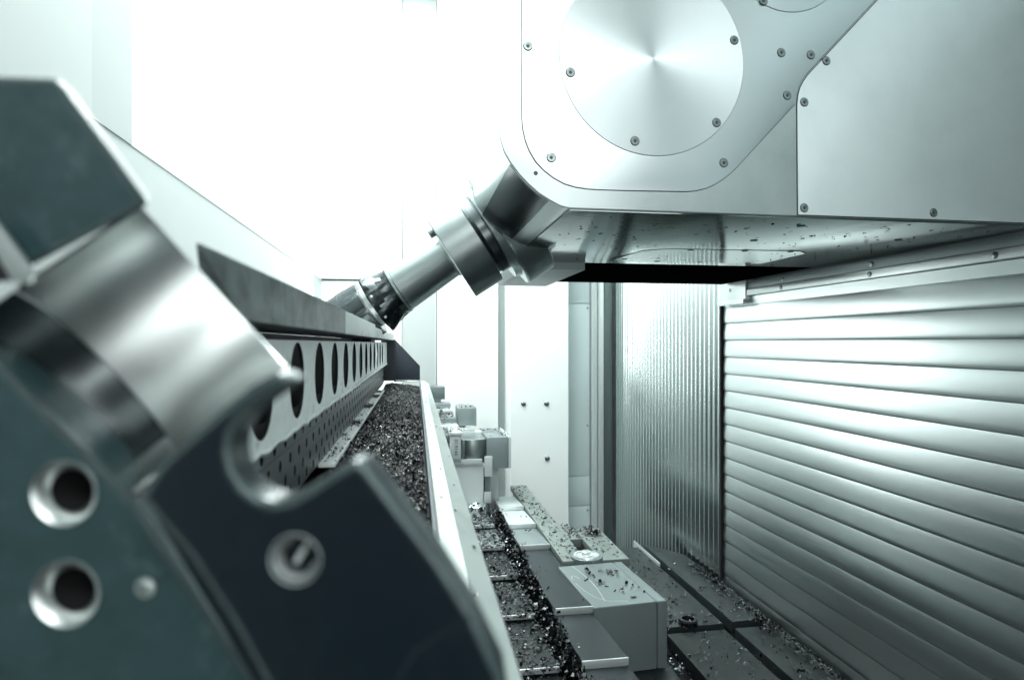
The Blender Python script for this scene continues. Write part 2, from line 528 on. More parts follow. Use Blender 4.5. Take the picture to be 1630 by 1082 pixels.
gr = empty("guide_rail", (1.0, 1.0, 0.16), "bright two-step guide rail with countersunk screws above the slats", "rail")
for (dx, z0, z1, y1, mt) in ((0.985, 0.1415, 0.1595, 1.738, "lip_bright"), (0.990, 0.1610, 0.1835, 1.738, "block_steel")):
    bm = bmesh.new()
    box(bm, dx, 1.03, 0.2, y1, z0, z1)
    under(gr, finish(bm, "rail_strip", mt, bevel=0.0012))
bm = bmesh.new()
box(bm, 0.983, 1.03, 1.741, 1.903, 0.131, 0.205)
under(gr, finish(bm, "corner_plate", "lip_bright", bevel=0.0012))
bm = bmesh.new()
box(bm, 0.976, 0.9825, 1.741, 1.901, 0.118, 0.132)
under(gr, finish(bm, "folded_lip", "lip_bright", bevel=0.001))
for (y, z, x) in ((1.561, 0.1500, 0.985), (1.228, 0.1500, 0.985), (0.93, 0.150, 0.985), (1.561, 0.172, 0.990), (1.228, 0.172, 0.990),
                  (1.83, 0.165, 0.983)):
    bm = bmesh.new()
    lathe(bm, (x + 0.001, y, z), (-1, 0, 0), [(0, 0.0062), (0.002, 0.0062), (0.0026, 0.005)], 18, cap0=False)
    under(gr, finish(bm, "screw", "screw_steel"))

# ------------------------------------------------------------------ machine table
mt = empty("machine_table", (0.5, 1.6, -1.2), "dark oily machine table with long T-slots beside the way cover", "table")
TZ = -0.77


def slab(x0, x1, y0, y1, poly=None, zt=TZ):
    bm = bmesh.new()
    pts = poly or [(x0, y0), (x1, y0), (x1, y1), (x0, y1)]
    prism(bm, [(x, y, zt) for x, y in pts], (0, 0, -0.034))
    return under(mt, finish(bm, "slab", "table_oily", bevel=0.0015))


slab(0, 0, 0, 0, [(0.877, 1.620), (0.984, 1.629), (0.984, 2.165), (0.925, 2.245), (0.877, 2.30)])
slab(0.670, 0.846, 1.614, 2.27)
slab(0.868, 0.984, 0.55, 1.592, zt=TZ - 0.004)
slab(0.672, 0.838, 0.55, 1.588, zt=TZ - 0.004)
slab(-0.30, 0.610, 0.35, 2.62)
slab(0.613, 0.667, 1.95, 2.27)
bm = bmesh.new()
box(bm, -0.31, 0.986, 0.54, 2.29, -1.24, -0.815)
under(mt, finish(bm, "base", "void_black", bevel=0.002))
bm = bmesh.new()
box(bm, 0.8440, 0.8475, 2.06, 2.315, TZ - 0.03, TZ + 0.012)
under(mt, finish(bm, "slot_strip", "lip_bright", bevel=0.001))
bm = bmesh.new()
lathe(bm, (0.749, 1.625, TZ), (0, 0, 1), [(0, 0.026), (0.012, 0.026), (0.016, 0.023), (0.016, 0.017), (0.006, 0.015)], 28, cap0=False)
tag(finish(bm, "slot_plug", "chip_dark"), "black round plug lying on the table beside the scratched grey box", "plug")

# ------------------------------------------------------------------ workpiece (long perforated beam with swarf trough)
WZ = -0.007
wp = empty("workpiece", (0, 0, 0), "long milled steel beam with a row of big round holes above a swarf trough", "workpiece", rz=WZ)
# top rail in two heights: unmilled near part and the freshly milled far part
for (y0, y1, x, zt, mt_) in ((0.211, 0.640, -0.069, 0.0325, "rail_raw"), (0.6406, 1.10, -0.0689, 0.0320, "rail_steel"), (1.1006, 2.005, -0.0688, 0.0275, "rail_steel")):
    bm = bmesh.new()
    dy = 0.058 if y0 < 0.3 else 0.0
    a_, b_ = prism(bm, [(x, y0 + dy, 0.0092), (x, y0, zt), (x, y1, zt), (x, y1, 0.0092)], (-0.112 - x, 0, 0))
    if dy:                                  # mitred near end
        b_[0].co.y = 0.445; b_[1].co.y = 0.350
    finish(bm, "top_rail", mt_, wp, bevel=0.0010)
bm = bmesh.new()
Y0, PY = 0.39, 0.1125
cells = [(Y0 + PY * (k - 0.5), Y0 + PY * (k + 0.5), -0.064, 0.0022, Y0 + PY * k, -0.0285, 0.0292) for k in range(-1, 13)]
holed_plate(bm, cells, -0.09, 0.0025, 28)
finish(bm, "web", "web_steel", wp).data.materials.append(MATS["void_black"])  # hole walls coloured black as the shade inside them
boxobj("web", "web_steel", -0.106, -0.0901, Y0 + PY * 12.5 + 0.0005, 2.005, -0.064, 0.0022, wp)
boxobj("underside_shade", "void_black", -0.1245, -0.0705, 0.275, 2.004, 0.0086, 0.00915, wp)  # black strip stands in for the shade under the rail
boxobj("back_plate", "void_black", -0.150, -0.126, 0.30, 2.0, -0.125, 0.0085, wp)  # black sheet gives the holes and the gap their shade
# ragged lower edge of the web (weld bead)
bm = bmesh.new()
prev = None
for i in range(181):
    y = 0.3 + 1.7 * i / 180
    r = 0.0016 + 0.0012 * random.random()
    c = Vector((-0.0895, y, -0.0645 + random.uniform(-0.0012, 0.0012)))
    ring = [bm.verts.new(c + Vector((r * math.cos(a), 0, r * math.sin(a)))) for a in [k * math.pi / 3 for k in range(6)]]
    if prev:
        for k in range(6):
            bm.faces.new([prev[k], prev[(k + 1) % 6], ring[(k + 1) % 6], ring[k]])
    prev = ring
finish(bm, "weld_bead", "rail_steel", wp, smooth=60)
# perforated sheet, four staggered rows
bm = bmesh.new()
PH = 0.036
rows_z = [(-0.0665, -0.0785, -0.0722), (-0.0785, -0.0945, -0.0868), (-0.0945, -0.1055, -0.1005), (-0.1055, -0.1185, -0.1120)]
for r, (zt, zb, zc) in enumerate(rows_z):
    cells = []
    for k in range(44):
        y = 0.30 + PH * (k + (0.5 if r % 2 else 0.0))
        cells.append((y - PH / 2, y + PH / 2, zb, zt, y, zc, 0.0043))
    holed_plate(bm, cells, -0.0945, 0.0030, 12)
finish(bm, "perforated_plate", "perforated_steel", wp).data.materials.append(MATS["hole_shade"])  # hole walls blackened to paint the shade in them
boxobj("backing", "void_black", -0.1255, -0.0985, 0.26, 2.0, -0.119, -0.0662, wp)  # black sheet as shade behind the small holes
# crease line of the sheet
boxobj("fold_line", "perforated_steel", -0.0952, -0.0936, 0.29, 1.99, -0.0792, -0.0780, wp, bevel=0.0004)
# pale ledge bar under the sheet
boxobj("ledge_bar", "bar_white", -0.0950, -0.0790, 0.64, 1.62, -0.1225, -0.1185, wp, bevel=0.0006)
# trough
boxobj("trough_floor", "trough_inside", -0.0980, 0.0130, 0.22, 2.02, -0.150, -0.146, wp)
for (y0, y1) in ((0.03, 0.872), (0.8732, 2.03)):
    bm = bmesh.new()
    pts = [(0.0135, y0, -0.150), (0.0135, y0, -0.1205), (0.0145, y0, -0.1195), (0.0262, y0, -0.1195), (0.0285, y0, -0.1215), (0.0405, y0, -0.1300), (0.0405, y0, -0.150)]
    prism(bm, pts, (0, y1 - y0, 0))
    finish(bm, "side_wall", "trough_steel", wp)
    boxobj("side_lining", "trough_inside", 0.0110, 0.0133, y0, y1, -0.150, -0.1215, wp)
# dark end plate
bm = bmesh.new()
prism(bm, [(-0.108, 2.035, 0.0), (-0.067, 2.035, 0.0125), (0.0125, 2.035, -0.073), (0.0125, 2.035, -0.1185), (-0.108, 2.035, -0.1185)], (0, 0.012, 0))
finish(bm, "end_plate", "navy_plate", wp, bevel=0.0008)
boxobj("end_strip", "chrome", -0.070, 0.006, 2.028, 2.0345, -0.1225, -0.1190, wp, bevel=0.0006)
boxobj("end_plate", "navy_plate", -0.108, -0.064, 2.0065, 2.0335, -0.118, 0.0085, wp)
# support under the trough
boxobj("support", "trough_inside", -0.30, 0.0110, 0.35, 2.03, -0.768, -0.1515, wp, bevel=0.003)
boxobj("support", "trough_inside", -0.30, -0.1515, 0.35, 2.03, -0.150, 0.0085, wp, bevel=0.003)

# swarf bed: heaped surface, then loose chips on top
bm = bmesh.new()
NX, NY = 26, 150
grid = []


def bed_z(x, y):
    t = (x + 0.088) / 0.099
    return -0.1245 - 0.010 * t + 0.0030 * math.sin(9 * y + 30 * x) * math.sin(23 * y) - 0.004 * (abs(2 * t - 1) ** 3)


for j in range(NY + 1):
    y = 0.24 + 1.785 * j / NY
    grid.append([])
    for i in range(NX + 1):
        x = -0.0935 + 0.1040 * i / NX
        grid[-1].append(bm.verts.new((x, y, bed_z(x, y) + random.uniform(-0.0012, 0.0012))))
for j in range(NY):
    for i in range(NX):
        bm.faces.new([grid[j][i], grid[j][i + 1], grid[j + 1][i + 1], grid[j + 1][i]])
bed = finish(bm, "swarf_bed", "swarf_bed", None, smooth=80)
tag(bed, "dark compacted bed of swarf lying in the long trough", "swarf", kind="stuff")
bed.rotation_euler = (0, 0, WZ)


def bed_points(n, y0, y1, x0=-0.083, x1=0.0085, lift=0.003):
    Y = y0 + (y1 - y0) * rng.random(n) ** 1.6
    X = rng.uniform(x0, x1, n)
    return [(x, y, bed_z(x, y) + rng.uniform(0.0, lift)) for x, y in zip(X, Y)]


o = chips("metal_chips", "dark steel chips heaped along the trough beside the beam", bed_points(42000, 0.26, 2.02), 0.0023, "chip_dark", 0.6)
o.rotation_euler = (0, 0, WZ)
o = chips("metal_chips", "glinting bright flakes among the dark chips in the trough", bed_points(2200, 0.26, 2.02, lift=0.003), 0.0019, "chip_steel", 0.7)
o.rotation_euler = (0, 0, WZ)
o = chips("metal_chips", "larger curled chips lying on the near heap in the trough", bed_points(900, 0.26, 1.2, lift=0.005), 0.0055, "chip_dark", 0.6)
o.rotation_euler = (0, 0, WZ)
pts = []
for c in ((0.80, 0.05, 30), (0.95, 0.03, 150), (1.05, 0.04, 15), (1.20, 0.03, 300), (1.42, 0.03, 240), (1.55, 0.03, 100), (0.70, 0.05, 60)):
    for _ in range(c[2]):
        pts.append((random.uniform(-0.0945, -0.080), random.gauss(c[0], c[1] * 0.6), -0.1178 + random.random() * 0.002))
o = chips("metal_chips", "scattered chips covering parts of the pale ledge bar", pts, 0.0028, "chip_dark", 0.4)
o.rotation_euler = (0, 0, WZ)
pts = [(random.uniform(-0.110, -0.070), random.uniform(0.5, 1.9), 0.0326 if True else 0) for _ in range(70)]
pts = [(x, y, 0.0332 if y < 1.1 else 0.0282) for x, y, z in pts]
pts += [(random.uniform(0.015, 0.038), random.uniform(0.25, 2.0), -0.1188 - 0.0) for _ in range(26)]
pts = [(x, y, z if x < 0.027 else -0.1188 - (x - 0.027) * 0.75) for x, y, z in pts]
o = chips("metal_chips", "few loose chips on the beam rail and the trough edge", pts, 0.0032, "chip_dark", 0.3)
o.rotation_euler = (0, 0, WZ)

# ------------------------------------------------------------------ milling head
HY = 0.85
mh = empty("milling_unit", (0.55, 1.1, 0.187), "big brushed steel milling head with a turned disc and socket screws on its face", "milling head")
HM = mh


def hp(o):
    return under(mh, o)


arc = []
prof_xz = [(0.1155, 0.300), (0.1185, 0.2790), (0.1240, 0.2610), (0.1335, 0.2450), (0.1450, 0.2305), (0.1580, 0.2175), (0.1720, 0.2060), (0.1880, 0.1965), (0.2030, 0.1895), (0.2156, 0.1868)]
outline = [(0.1155, 1.15)] + prof_xz + [(0.975, 0.1868), (0.975, 1.15)]
bm = bmesh.new()
prism(bm, [(x, HY, z) for x, z in outline], (0, 0.55, 0))
hp(finish(bm, "body", "side_steel", smooth=28))
# added dark strip, paints a dark reflection along the rounded lower corner
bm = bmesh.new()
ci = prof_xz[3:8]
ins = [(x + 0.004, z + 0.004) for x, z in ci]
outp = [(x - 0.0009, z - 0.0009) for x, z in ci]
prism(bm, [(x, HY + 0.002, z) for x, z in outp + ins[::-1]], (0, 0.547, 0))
hp(finish(bm, "corner_reflection", "corner_reflection_dark", smooth=50))
# front skin of the frame around the face plate
bm = bmesh.new()
prism(bm, [(x + (0.0008 if x < 0.2 else 0), HY - 0.0005, z + (0.0006 if z < 0.25 else 0)) for x, z in outline], (0, -0.003, 0))
hp(finish(bm, "front_frame", "head_steel", bevel=0.0006))

FP = [(0.1491, 1.13), (0.1491, 0.312), (0.1503, 0.293), (0.1544, 0.2755), (0.1600, 0.2620), (0.1684, 0.2485), (0.1800, 0.2370), (0.1933, 0.2275),
      (0.2085, 0.2200), (0.2246, 0.2160), (0.2410, 0.2142), (0.2563, 0.2138), (0.3022, 0.2142), (0.3868, 0.2160), (0.4020, 0.2178), (0.4175, 0.2220), (0.4300, 0.2277),
      (0.4426, 0.2355), (0.4530, 0.2435), (0.4641, 0.2540), (0.5557, 0.3505), (0.5575, 0.3640), (0.5610, 0.3760), (0.5665, 0.3860), (0.5740, 0.3960),
      (0.6902, 0.5178), (1.18, 1.03), (1.18, 1.13)]
FP = [(min(x, 0.974), min(z, 1.13)) for x, z in FP[:26]] + [(0.974, 0.815), (0.974, 1.13)]
RPN = [(0.5608, 0.1885), (0.5593, 0.3495), (0.5608, 0.3630), (0.5640, 0.3745), (0.5695, 0.3845), (0.5768, 0.3945), (0.6925, 0.5155), (0.9740, 0.8100), (0.9740, 0.1885)]


def grow(poly, d):
    out = []
    n = len(poly)
    A = sum(poly[i][0] * poly[(i + 1) % n][1] - poly[(i + 1) % n][0] * poly[i][1] for i in range(n))
    sgn = 1 if A > 0 else -1
    for i in range(n):
        p0, p1, p2 = Vector(poly[i - 1]), Vector(poly[i]), Vector(poly[(i + 1) % n])
        a = (p1 - p0).normalized(); b = (p2 - p1).normalized()
        na = Vector((a.y, -a.x)) * sgn; nb = Vector((b.y, -b.x)) * sgn
        m_ = (na + nb)
        m_ = m_ / max(0.3, m_.length_squared) * 2
        out.append(tuple(p1 + m_ * d))
    return out


YF = HY - 0.0035


def plate(name, poly, y, th, mat, parent, bevel=0.0):
    bm = bmesh.new()
    prism(bm, [(x, y, z) for x, z in poly], (0, -th, 0))
    return finish(bm, name, mat, parent, bevel=bevel)


g1 = hp(plate("gasket", grow(FP, 0.0009), YF, 0.0006, "seam_black", None))
g2 = hp(plate("gasket", grow(RPN, 0.0009), YF, 0.0008, "seam_black", None))
face = hp(plate("face_plate", FP, YF, 0.0022, "milled_face", None, 0.0004))
side = hp(plate("side_panel", RPN, YF, 0.0026, "panel_steel", None, 0.0004))
YP = YF - 0.0022


def disc(cx, cz, r, name):
    bm = bmesh.new()
    lathe(bm, (0, 0, 0), (0, -1, 0), [(-0.0005, r + 0.0004), (0.0003, r + 0.0004)], 96, cap0=False)
    g = finish(bm, "gasket", "seam_black", None)
    bm = bmesh.new()
    lathe(bm, (0, 0, 0), (0, -1, 0), [(-0.0005, r), (0.0007, r), (0.0011, r - 0.0005)], 128, cap0=False)
    d = finish(bm, name, "turned_disc", None, smooth=20)
    for q in (g, d):
        q.location = (cx, YP, cz)
        hp(q)
    return d


disc(0.3370, 0.4005, 0.1365, "disc_cover")
disc(0.5436, 0.5800, 0.0960, "disc_cover")
SCREWS = [(0.157, 0.4053, YP), (0.2165, 0.373, YP - 0.001), (0.1897, 0.2547, YP), (0.3096, 0.2833, YP - 0.001), (0.432, 0.3158, YP - 0.001), (0.4592, 0.4359, YP - 0.001),
          (0.4436, 0.2590, YP), (0.5335, 0.4239, YP), (0.5046, 0.4963, YP - 0.001), (0.5810, 0.4240, YP), (0.6057, 0.417, YF - 0.0026), (0.5430, 0.362, YP),
          (0.5700, 0.3537, YF - 0.0026), (0.5700, 0.1985, YF - 0.0026), (0.7858, 0.1985, YF - 0.0026)]
bm = bmesh.new()
lathe(bm, (0, 0, 0), (0, -1, 0), [(-0.0002, 0.0068), (0.0002, 0.0068), (0.0003, 0.0066)], 28, cap0=False)
ring0 = finish(bm, "screw", "seam_black", None)
bm = bmesh.new()
lathe(bm, (0, 0, 0), (0, -1, 0), [(0.0002, 0.0060), (0.0010, 0.0060), (0.0014, 0.0055), (0.0014, 0.0040), (0.0006, 0.0037)], 28, cap0=False)
head0 = finish(bm, "screw_head", "screw_steel", ring0)
bm = bmesh.new()
lathe(bm, (0, 0, 0), (0, -1, 0), [(0.0007, 0.0026), (0.0009, 0.0026)], 6, cap0=False)
finish(bm, "socket", "socket_dark", ring0)
for i, (x, z, y) in enumerate(SCREWS):
    o = ring0 if i == 0 else copy_part(ring0, (0, 0, 0))
    o.location = (x, y, z)
    hp(o)
bm = bmesh.new()
lathe(bm, (0.1684, HY - 0.0036, 0.2329), (0, -1, 0), [(0, 0.0030), (0.0004, 0.0030)], 16, cap0=False)
hp(finish(bm, "pin_hole", "socket_dark"))
# polished underside plate with its own inset cover and screws
bm = bmesh.new()
box(bm, 0.217, 0.974, HY + 0.0015, HY + 0.548, 0.1845, 0.1866)
hp(finish(bm, "bottom_plate", "mirror_steel", bevel=0.0004))
bm = bmesh.new()
prism(bm, [(x, y, 0.1844) for x, y in grow([(0.44, 1.33), (0.455, 1.20), (0.50, 1.165), (0.77, 1.155), (0.80, 1.18), (0.80, 1.35), (0.44, 1.36)], 0.001)], (0, 0, -0.0003))
hp(finish(bm, "gasket", "seam_black"))
bm = bmesh.new()
prism(bm, [(x, y, 0.1844) for x, y in [(0.44, 1.33), (0.455, 1.20), (0.50, 1.165), (0.77, 1.155), (0.80, 1.18), (0.80, 1.35), (0.44, 1.36)]], (0, 0, -0.0006))
hp(finish(bm, "bottom_cover", "mirror_steel"))
for (x, y) in ((0.545, 1.172), (0.6575, 1.166), (0.755, 1.163), (0.461, 1.317), (0.546, 1.345), (0.649, 1.345), (0.763, 1.34), (0.6056, 0.905), (0.6075, 1.046), (0.86, 1.0)):
    bm = bmesh.new()
    lathe(bm, (x, y, 0.1840), (0, 0, -1), [(0, 0.0065), (0.0006, 0.0065), (0.0009, 0.005)], 16, cap0=False)
    hp(finish(bm, "screw", "socket_dark"))
# rear arm with black bellows, and foot blocks under it
bm = bmesh.new()
box(bm, 0.398, 0.975, 1.4025, 1.865, 0.1855, 1.1)
hp(finish(bm, "bellows", "bellows_black", bevel=0.004))
bm = bmesh.new()
prism(bm, [(0.255, 1.4025, 0.168), (0.395, 1.4025, 0.168), (0.395, 1.4025, 0.30), (0.235, 1.4025, 0.30), (0.235, 1.4025, 0.186)], (0, 0.42, 0))
hp(finish(bm, "foot_block", "block_white", bevel=0.002))
# swivel unit: coaxial with the tool
AX = Vector((-0.838, 0.126, -0.545)).normalized()          # pointing down towards the beam
C0 = Vector((0.1360, 1.30, 0.2160))                     # rear face of the holder flange on the axis
bm = bmesh.new()
lathe(bm, C0 - AX * 0.105, AX, [(0, 0.128), (0.004, 0.134), (0.062, 0.134), (0.066, 0.131), (0.067, 0.112), (0.080, 0.108)], 72)
hp(finish(bm, "swivel_disc", "side_steel"))
bm = bmesh.new()
lathe(bm, C0 - AX * 0.030, AX, [(0, 0.086), (0.022, 0.086), (0.028, 0.080)], 64)
hp(finish(bm, "spindle_nose", "nose_dark"))

# ------------------------------------------------------------------ milling tool held in the spindle
tool = empty("milling_cutter", tuple(C0), "steel shell mill with dark fluted cutter and broad round flange on the beam rail", "milling cutter")


def tp(o):
    return under(tool, o)


bm = bmesh.new()
lathe(bm, C0, AX, [(0, 0.096), (0.0015, 0.0985), (0.066, 0.0985), (0.068, 0.0965), (0.068, 0.060)], 96)
tp(finish(bm, "flange", "tool_steel"))
bm = bmesh.new()
lathe(bm, C0 + AX * 0.0685, AX, [(0, 0.046), (0.004, 0.043), (0.006, 0.0425), (0.118, 0.0490), (0.122, 0.0490)], 72)
tp(finish(bm, "shank", "tool_steel"))
# small bolt on the flange face
fx, fy, fz = frame_of(AX)
up = Vector((-0.545, 0, 0.838))
bm = bmesh.new()
lathe(bm, C0 + AX * 0.0685 + up * 0.058 + Vector((0, -0.02, 0)), AX, [(0, 0.009), (0.012, 0.009), (0.014, 0.007), (0.014, 0.0045), (0.009, 0.004)], 20)
tp(finish(bm, "flange_bolt", "tool_steel"))


def fluted(origin, axis, prof, n, flutes, depth, twist):
    bm = bmesh.new()
    x, y, z = frame_of(axis)
    rings = []
    for t, r in prof:
        ring = []
        for k in range(n):
            a = 2 * math.pi * k / n
            ph = ((a + twist * t) * flutes / (2 * math.pi)) % 1.0
            d = depth * (1 - ph) ** 1.5 if ph > 0.12 else depth * (ph / 0.12) * 0.83
            rr = r - d * (1.0 if 0 < t else 0.3)
            ring.append(bm.verts.new(origin + z * t + (x * math.cos(a) + y * math.sin(a)) * rr))
        rings.append(ring)
    for a, b in zip(rings, rings[1:]):
        for k in range(n):
            j = (k + 1) % n
            bm.faces.new([a[k], a[j], b[j], b[k]])
    bm.faces.new(rings[0][::-1]); bm.faces.new(rings[-1])
    return bm


C1 = C0 + AX * 0.1915
bm = bmesh.new()
lathe(bm, C1 - AX * 0.0005, AX, [(0, 0.049), (0.001, 0.0515), (0.006, 0.0515), (0.007, 0.049)], 72)
tp(finish(bm, "collar", "tool_steel"))
bm = fluted(C1 + AX * 0.007, AX, [(0.0, 0.051), (0.012, 0.053), (0.026, 0.058), (0.040, 0.0635), (0.048, 0.066), (0.052, 0.0655)], 96, 8, 0.007, 9.0)
tp(finish(bm, "cutter_body", "cutter_dark", smooth=24))
bm = bmesh.new()
lathe(bm, C1 + AX * 0.0595, AX, [(0, 0.044), (0.012, 0.044)], 64)
tp(finish(bm, "gap_ring", "lip_bright"))  # pale ring in place of the bright gap beside the reflection
bm = fluted(C1 + AX * 0.072, AX, [(0.0, 0.0590), (0.004, 0.0605), (0.034, 0.0615), (0.075, 0.0615)], 96, 8, 0.006, 7.0)
tp(finish(bm, "cutter_reflection", "cutter_reflection_grey", smooth=24))  # second fluted body stands in for the cutter's reflection
for k in range(8):
    a = 2 * math.pi * k / 8 + 0.25
    rad = fx * math.cos(a) + fy * math.sin(a)
    p = C1 + AX * 0.050 + rad * 0.0625
    bm = bmesh.new()
    lathe(bm, p, rad, [(0, 0.0030), (0.0022, 0.0030), (0.0026, 0.0022)], 12)
    tp(finish(bm, "insert_screw", "lip_bright"))

# ------------------------------------------------------------------ fixtures on the table
FZ = -0.607


def thing(name, loc, label, cat, group=None, rz=0.0):
    return empty(name, loc, label, cat, group, rz)


def part(root, name, mat, x0, x1, y0, y1, z0, z1, bevel=0.0015, segs=2):
    """box given in world coordinates, kept in the frame of its thing"""
    bm = bmesh.new()
    box(bm, x0, x1, y0, y1, z0, z1, Matrix.Translation(-Vector(root.location)))
    return finish(bm, name, mat, root, bevel=bevel, segs=segs)


def scratch_line(root, pts, wdt, z):
    bm = bmesh.new()
    pv = None
    for i, (x, y) in enumerate(pts):
        q = pts[min(i + 1, len(pts) - 1)]; p0 = pts[max(i - 1, 0)]
        d = Vector((q[0] - p0[0], q[1] - p0[1], 0)).normalized()
        nrm = Vector((-d.y, d.x, 0)) * wdt
        a = bm.verts.new(Vector((x, y, z)) + nrm - Vector(root.location)); b = bm.verts.new(Vector((x, y, z)) - nrm - Vector(root.location))
        if pv: bm.faces.new([pv[0], pv[1], b, a])
        pv = (a, b)
    return finish(bm, "scratch", "scratch", root, weld=False)


# big box with a rounded rim and end cap
bx = thing("fixture_box", (0.505, 1.40, TZ), "light grey metal box with scratched lid and thin end cap", "box", rz=R(4))
loc = bx.location
def boxp(name, mat, x0, x1, y0, y1, z0, z1, bevel):
    bm = bmesh.new(); box(bm, x0, x1, y0, y1, z0, z1)
    return finish(bm, name, mat, bx, bevel=bevel, segs=3)
boxp("body", "block_steel", -0.092, 0.066, 0.0, 0.275, 0.004, 0.163, 0.005)
boxp("end_cap", "block_steel", 0.0668, 0.092, 0.0, 0.275, 0.004, 0.163, 0.005)
pts = [(-0.055 + 0.012 * math.sin(t * 3.0), 0.27 - 0.24 * t) for t in [i / 14 for i in range(15)]]
bm = bmesh.new()
def rib(root, pts, wdt, z):
    bm = bmesh.new(); pv = None
    for i, (x, y) in enumerate(pts):
        q = pts[min(i + 1, len(pts) - 1)]; p0 = pts[max(i - 1, 0)]
        d = Vector((q[0] - p0[0], q[1] - p0[1], 0)).normalized()
        nrm = Vector((-d.y, d.x, 0)) * wdt
        a = bm.verts.new(Vector((x, y, z)) + nrm); b = bm.verts.new(Vector((x, y, z)) - nrm)
        if pv: bm.faces.new([pv[0], pv[1], b, a])
        pv = (a, b)
    return finish(bm, "scratch", "scratch", root, weld=False)
rib(bx, pts, 0.0008, 0.1634)
rib(bx, [(-0.075 + 0.010 * math.cos(t), 0.165 + 0.035 * math.sin(t)) for t in [i * 0.35 for i in range(1, 9)]] , 0.0007, 0.1635)
rib(bx, [(-0.085, 0.150), (-0.080, 0.10), (-0.068, 0.055), (-0.045, 0.028), (0.0, 0.018)], 0.0006, 0.1636)

# overlapping cover plates, clean row
lips = [2.31, 2.08, 1.86, 1.405, 1.165, 0.96]
t1 = thing("plate_cover", (0.375, 1.6, TZ), "row of clean grey overlapping cover plates with bright front lips", "cover plates", "overlapping plate covers")
far = [2.52] + lips[:-1]
for i, (y0, y1) in enumerate(zip(lips, far)):
    bm = bmesh.new()
    xl, xr = 0.322, 0.4130
    L0 = Vector(t1.location)
    prism(bm, [Vector((x, y, z)) - L0 for x, y, z in ((xl, y0, FZ - 0.011), (xl, y0, FZ), (xl, y1 + 0.01, FZ - 0.016), (xl, y1 + 0.01, FZ - 0.024))], (xr - xl, 0, 0))
    seg = finish(bm, "segment", "cover_dark" if i > 2 else ("block_steel" if i == 2 else "block_white"), t1, bevel=0.0008)
    part(t1, "lip", "lip_bright", xl - 0.001, xr + 0.001, y0 - 0.004, y0 - 0.0005, FZ - 0.013, FZ + 0.001, 0.0008)
    part(t1, "lip", "block_white", xl - 0.001, xr - 0.002, y0 - 0.002, y0 + 0.003, FZ - 0.024, FZ - 0.0135, 0.0008)
part(t1, "base", "block_white", 0.323, 0.412, 0.95, 2.52, TZ + 0.001, FZ - 0.027, 0.002)

# chip covered row
lipsl = [2.09, 1.86, 1.626, 1.386, 1.153, 0.93]
t2 = thing("plate_cover", (0.25, 1.6, TZ), "row of overlapping cover plates buried under black chips beside the trough", "cover plates", "overlapping plate covers")
far = [2.30] + lipsl[:-1]
for i, (y0, y1) in enumerate(zip(lipsl, far)):
    bm = bmesh.new()
    xl, xr = 0.198, 0.273
    L0 = Vector(t2.location)
    prism(bm, [Vector((x, y, z)) - L0 for x, y, z in ((xl, y0, FZ - 0.011), (xl, y0, FZ), (xl, y1 + 0.01, FZ - 0.016), (xl, y1 + 0.01, FZ - 0.024))], (xr - xl, 0, 0))
    finish(bm, "segment", "table_oily" if i > 1 else "block_steel", t2, bevel=0.0008)
    part(t2, "lip", "lip_bright", xl, xr + 0.001, y0 - 0.004, y0 - 0.0005, FZ - 0.010, FZ + 0.001, 0.0008)
part(t2, "base", "table_oily", 0.199, 0.320, 0.92, 2.30, TZ + 0.001, FZ - 0.027, 0.002)

# long bars
t3 = thing("clamp_bar", (0.45, 2.2, TZ), "long flat grey clamp bar sprinkled with chips beside the clean cover plates", "bar", "long clamp bars")
part(t3, "top_plate", "bar_grey", 0.4165, 0.4835, 1.705, 2.645, FZ - 0.02, FZ, 0.0012)
part(t3, "base", "block_steel", 0.42, 0.480, 1.71, 2.60, TZ + 0.001, FZ - 0.021, 0.002)
t4 = thing("clamp_bar", (0.565, 1.85, TZ), "shorter slotted clamp bar with a black lump on its far end", "bar", "long clamp bars")
part(t4, "top_plate", "bar_grey", 0.526, 0.6075, 1.70, 2.0, FZ - 0.02, FZ - 0.001, 0.0012)
part(t4, "base", "dark_post", 0.530, 0.604, 1.70, 1.99, TZ + 0.001, FZ - 0.021, 0.002)
part(t4, "slot_floor", "void_black", 0.4845, 0.5250, 1.72, 1.90, TZ + 0.001, FZ - 0.05, 0.0)
part(t4, "cross_plate", "bar_grey", 0.4845, 0.5250, 1.905, 2.06, FZ - 0.03, FZ - 0.004, 0.001)
t5 = thing("knurled_nut", (0.489, 1.722, FZ - 0.008), "round knurled nut half hidden behind the scratched grey box", "nut")
bm = bmesh.new()
n = 72
for (z0, z1, r) in ((-0.01, 0.014, 0.044),):
    vs = []
    for z in (z0, z1):
        vs.append([bm.verts.new(((r + (0.0012 if k % 2 else -0.0008)) * math.cos(2 * math.pi * k / n), (r + (0.0012 if k % 2 else -0.0008)) * math.sin(2 * math.pi * k / n), z)) for k in range(n)])
    for k in range(n):
        j = (k + 1) % n
        bm.faces.new([vs[0][k], vs[0][j], vs[1][j], vs[1][k]])
    bm.faces.new(vs[1]); bm.faces.new(vs[0][::-1])
finish(bm, "rim", "block_steel", t5, smooth=20)
bm = bmesh.new()
lathe(bm, (0, 0, 0.0142), (0, 0, 1), [(0, 0.038), (0.004, 0.036), (0.004, 0.028), (0.001, 0.026), (0.001, 0.014), (0.012, 0.013), (0.014, 0.010)], 48, cap0=False)
finish(bm, "hub", "lip_bright", t5)

